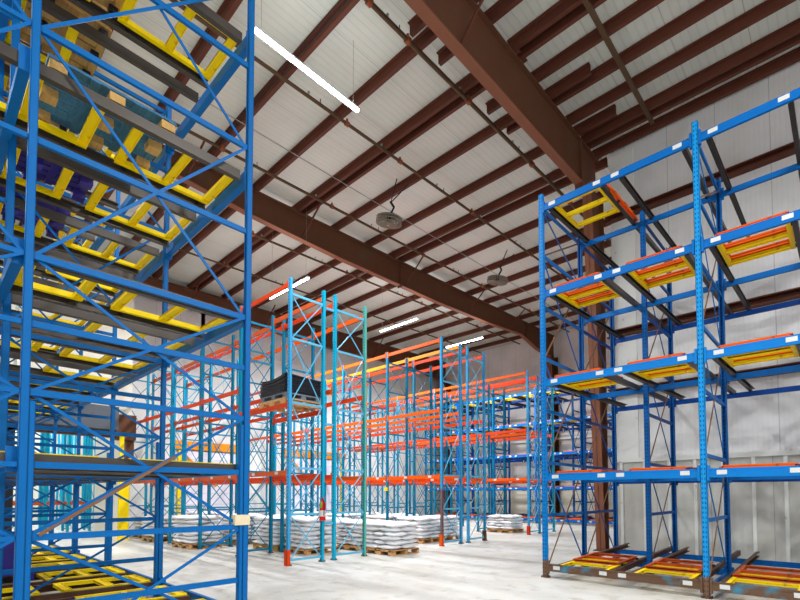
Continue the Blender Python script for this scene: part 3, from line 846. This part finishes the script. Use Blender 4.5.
def bag_spots(layers, step=.116):
    out = []
    for l in range(layers):
        f = 1 if l % 2 == 0 else -1
        sp = [(f * (-.41), -.02 + 0, 90, 0)]
        sp = [(f * -.40, .21 - .0, 90), (f * -.0, .21, 90), (f * .40, .21, 90)]
        sp = [(-.40, f * .20, 90), (0, f * .20, 90), (.40, f * .20, 90), (-.30, f * -.32, 0), (.30, f * -.32, 0)]
        for (x, y, r) in sp:
            out.append((l, x + random.uniform(-.025, .025), y + random.uniform(-.025, .025), .139 + l * step, r + random.uniform(-7, 7) + (180 if random.random() < .5 else 0)))
    return out
STACKS = [(-9.12, 9.19, 6, 'nearest in the open aisle', 'wood4'),
          (-10.85, 7.78, 7, 'beside the extinguisher post', 'wood4'),
          (-12.2, 7.6, 7, 'left of the tallest light blue post', 'wood2'),
          (-10.5, 9.25, 6, 'just behind the nearest aisle stack', 'wood4'),
          (-10.55, 11.95, 6, 'under the middle row, nearer', 'wood4'),
          (-10.55, 13.1, 6, 'under the middle row, farther', 'wood4'),
          (-14.4, 6.12, 7, 'nearest of those seen through the left rack', 'wood4'),
          (-10.6, 17.65, 5, 'standing alone at the farthest row', 'wood4'),
          (-17.2, 6.15, 6, 'beside the yellow guard post', 'wood2')]
EXTRA = [(-11.95, 9.3, 6), (-14.45, 7.6, 7), (-17.2, 7.65, 7), (-18.95, 6.4, 6), (-13.4, 9.5, 6), (-14.9, 9.5, 6), (-12.3, 12.0, 6), (-14.6, 12.0, 6), (-17.1, 12.2, 6), (-14.9, 13.3, 6), (-12.7, 13.3, 6)]
cnt = 0
for si, (x, y, nl, where, pm) in enumerate(STACKS):
    a = random.uniform(-3, 3)
    pallet(x, y, 0, pm, 'wooden pallet under the white bags ' + where, 'pallets of white bags', rz=R(a))
    for (l, bx, by, bz, r) in bag_spots(nl):
        c, s = math.cos(R(a)), math.sin(R(a))
        o = put(random.choice(BAGM), 'filled_bag', None, (x + c * bx - s * by, y + s * bx + c * by, bz), R(a + r))
        o.rotation_euler.x = R(random.uniform(-2.5, 2.5)); o.rotation_euler.y = R(random.uniform(-2, 2))
        lay = 'bottom' if l == 0 else ('top' if l == nl - 1 else ORD[l])
        tag(o, 'white bag, %s layer, stack %s' % (lay, where), 'bag', 'white bags, %s layer, stack %s' % (lay, where)); cnt += 1
far = MB()
for ei, (x, y, nl) in enumerate(EXTRA):
    pallet(x, y, 0, 'wood2', 'wooden pallet under white bags deep between the racks, mostly hidden', 'pallets deep between the racks')
    for (l, bx, by, bz, r) in bag_spots(nl):
        b = random.choice(BAGS); i = len(far.v); c, s = math.cos(R(r)), math.sin(R(r))
        far.v += [(x + bx + c * p[0] - s * p[1], y + by + s * p[0] + c * p[1], bz + p[2]) for p in b.v]
        far.f += [tuple(i + k for k in f) for f in b.f]
o = far.build('filled_bags', 'bag', smooth=True)
tag(o, 'white filled bags on the partly hidden pallets deep between the racks', 'bags', None, 'stuff')

# ------------------------------------------------------------------ small things
fx = empty('fire_extinguisher', (-9.0, 6.78, .98), 'red fire extinguisher with a white label and green tag on the second rack post', 'fire extinguisher')
MB().tube((0, 0, 0), (0, 0, .40), .075, 16).tube((0, 0, .40), (0, 0, .47), .075, 16, .03).build('cylinder', 'red', fx, smooth=False)
MB().tube((0, 0, .10), (0, 0, .24), .0765, 16, cap=False).build('paper_label', 'white', fx)
MB().tube((0, 0, .47), (0, 0, .52), .02, 8).bar((-.03, 0, .52), (.09, 0, .55), .02, .012).bar((-.02, 0, .50), (.08, 0, .50), .02, .012).build('handle', 'red', fx)
MB().tube((.03, 0, .49), (.09, -.02, .40), .01, 6).tube((.09, -.02, .40), (.085, -.02, .12), .01, 6).build('hose', 'black', fx)
MB().box(.02, .09, -.085, -.08, .30, .44).build('inspection_tag', 'green', fx)
o = MB().box(-.06, .06, -.05, 0, 0, .12).build('yellow_tag_box', 'yellow', loc=(-11.5, 11.39, 1.72)); tag(o, 'small yellow box fixed to the middle row post below the orange beam', 'box')

# passage portal: grey door housing, brown casing, yellow guard
pt = empty('passage_portal', (PX + .01, 0, 0), 'grey and brown door housing over the passage in the left wall', 'door housing')
MB().box(.0, .75, 2.0, 5.0, 3.85, 4.65).build('door_housing', 'grey', pt)
MB().box(.0, .45, 5.0, 5.65, 3.55, 4.45).box(.0, .25, 5.40, 5.65, 2.3, 3.55).build('casing', 'brown', pt)
MB().box(.0, .3, 2.0, 5.0, 3.62, 3.85).build('lintel', 'rustrail', pt)
MB().box(.0, .3, 1.9, 2.25, 0, 3.7).build('dark_jamb', 'black', pt)
MB().box(.02, .12, 5.42, 5.52, 1.0, 2.9).build('side_track', 'grey', pt)
gp = empty('guard_post', (PX + .62, 5.1, 0), 'bright yellow guard post at the right side of the passage', 'guard post')
MB().box(-.07, .07, -.02, .30, 0, 2.0).build('lower_guard', 'yellow', gp)
MB().box(-.05, .05, -.02, .11, 2.0, 3.75).build('upper_guard', 'yellow', gp)
MB().box(-.16, .16, -.1, .38, 0, .02).build('base_plate', 'yellow', gp)

# ------------------------------------------------------------------ world, camera
w = bpy.data.worlds.new('world'); SC.world = w; w.use_nodes = True
w.node_tree.nodes['Background'].inputs[0].default_value = (.98, .99, 1.0, 1)
w.node_tree.nodes['Background'].inputs[1].default_value = 1.1

cd = bpy.data.cameras.new('camera'); cam = bpy.data.objects.new('camera', cd); COL.objects.link(cam)
psi, th = R(43.630), R(2.241)
Fw = Vector((-math.sin(psi) * math.cos(th), math.cos(psi) * math.cos(th), math.sin(th)))
Rt = Fw.cross(Vector((0, 0, 1))).normalized(); Up = Rt.cross(Fw)
m3 = Matrix((Rt, Up, -Fw)).transposed()
cam.matrix_world = Matrix.Translation((0, 0, 1.6)) @ m3.to_4x4()
cd.sensor_fit = 'HORIZONTAL'; cd.sensor_width = 36; cd.lens = 36 * 468.2 / 800
cd.shift_x = 0; cd.shift_y = (476 - 300) / 800; cd.clip_start = .05; cd.clip_end = 200
SC.camera = cam
SC.view_settings.view_transform = 'Standard'; SC.view_settings.look = 'None'
SC.view_settings.exposure = 0.0; SC.view_settings.gamma = 1; SC.view_settings.use_curve_mapping = False
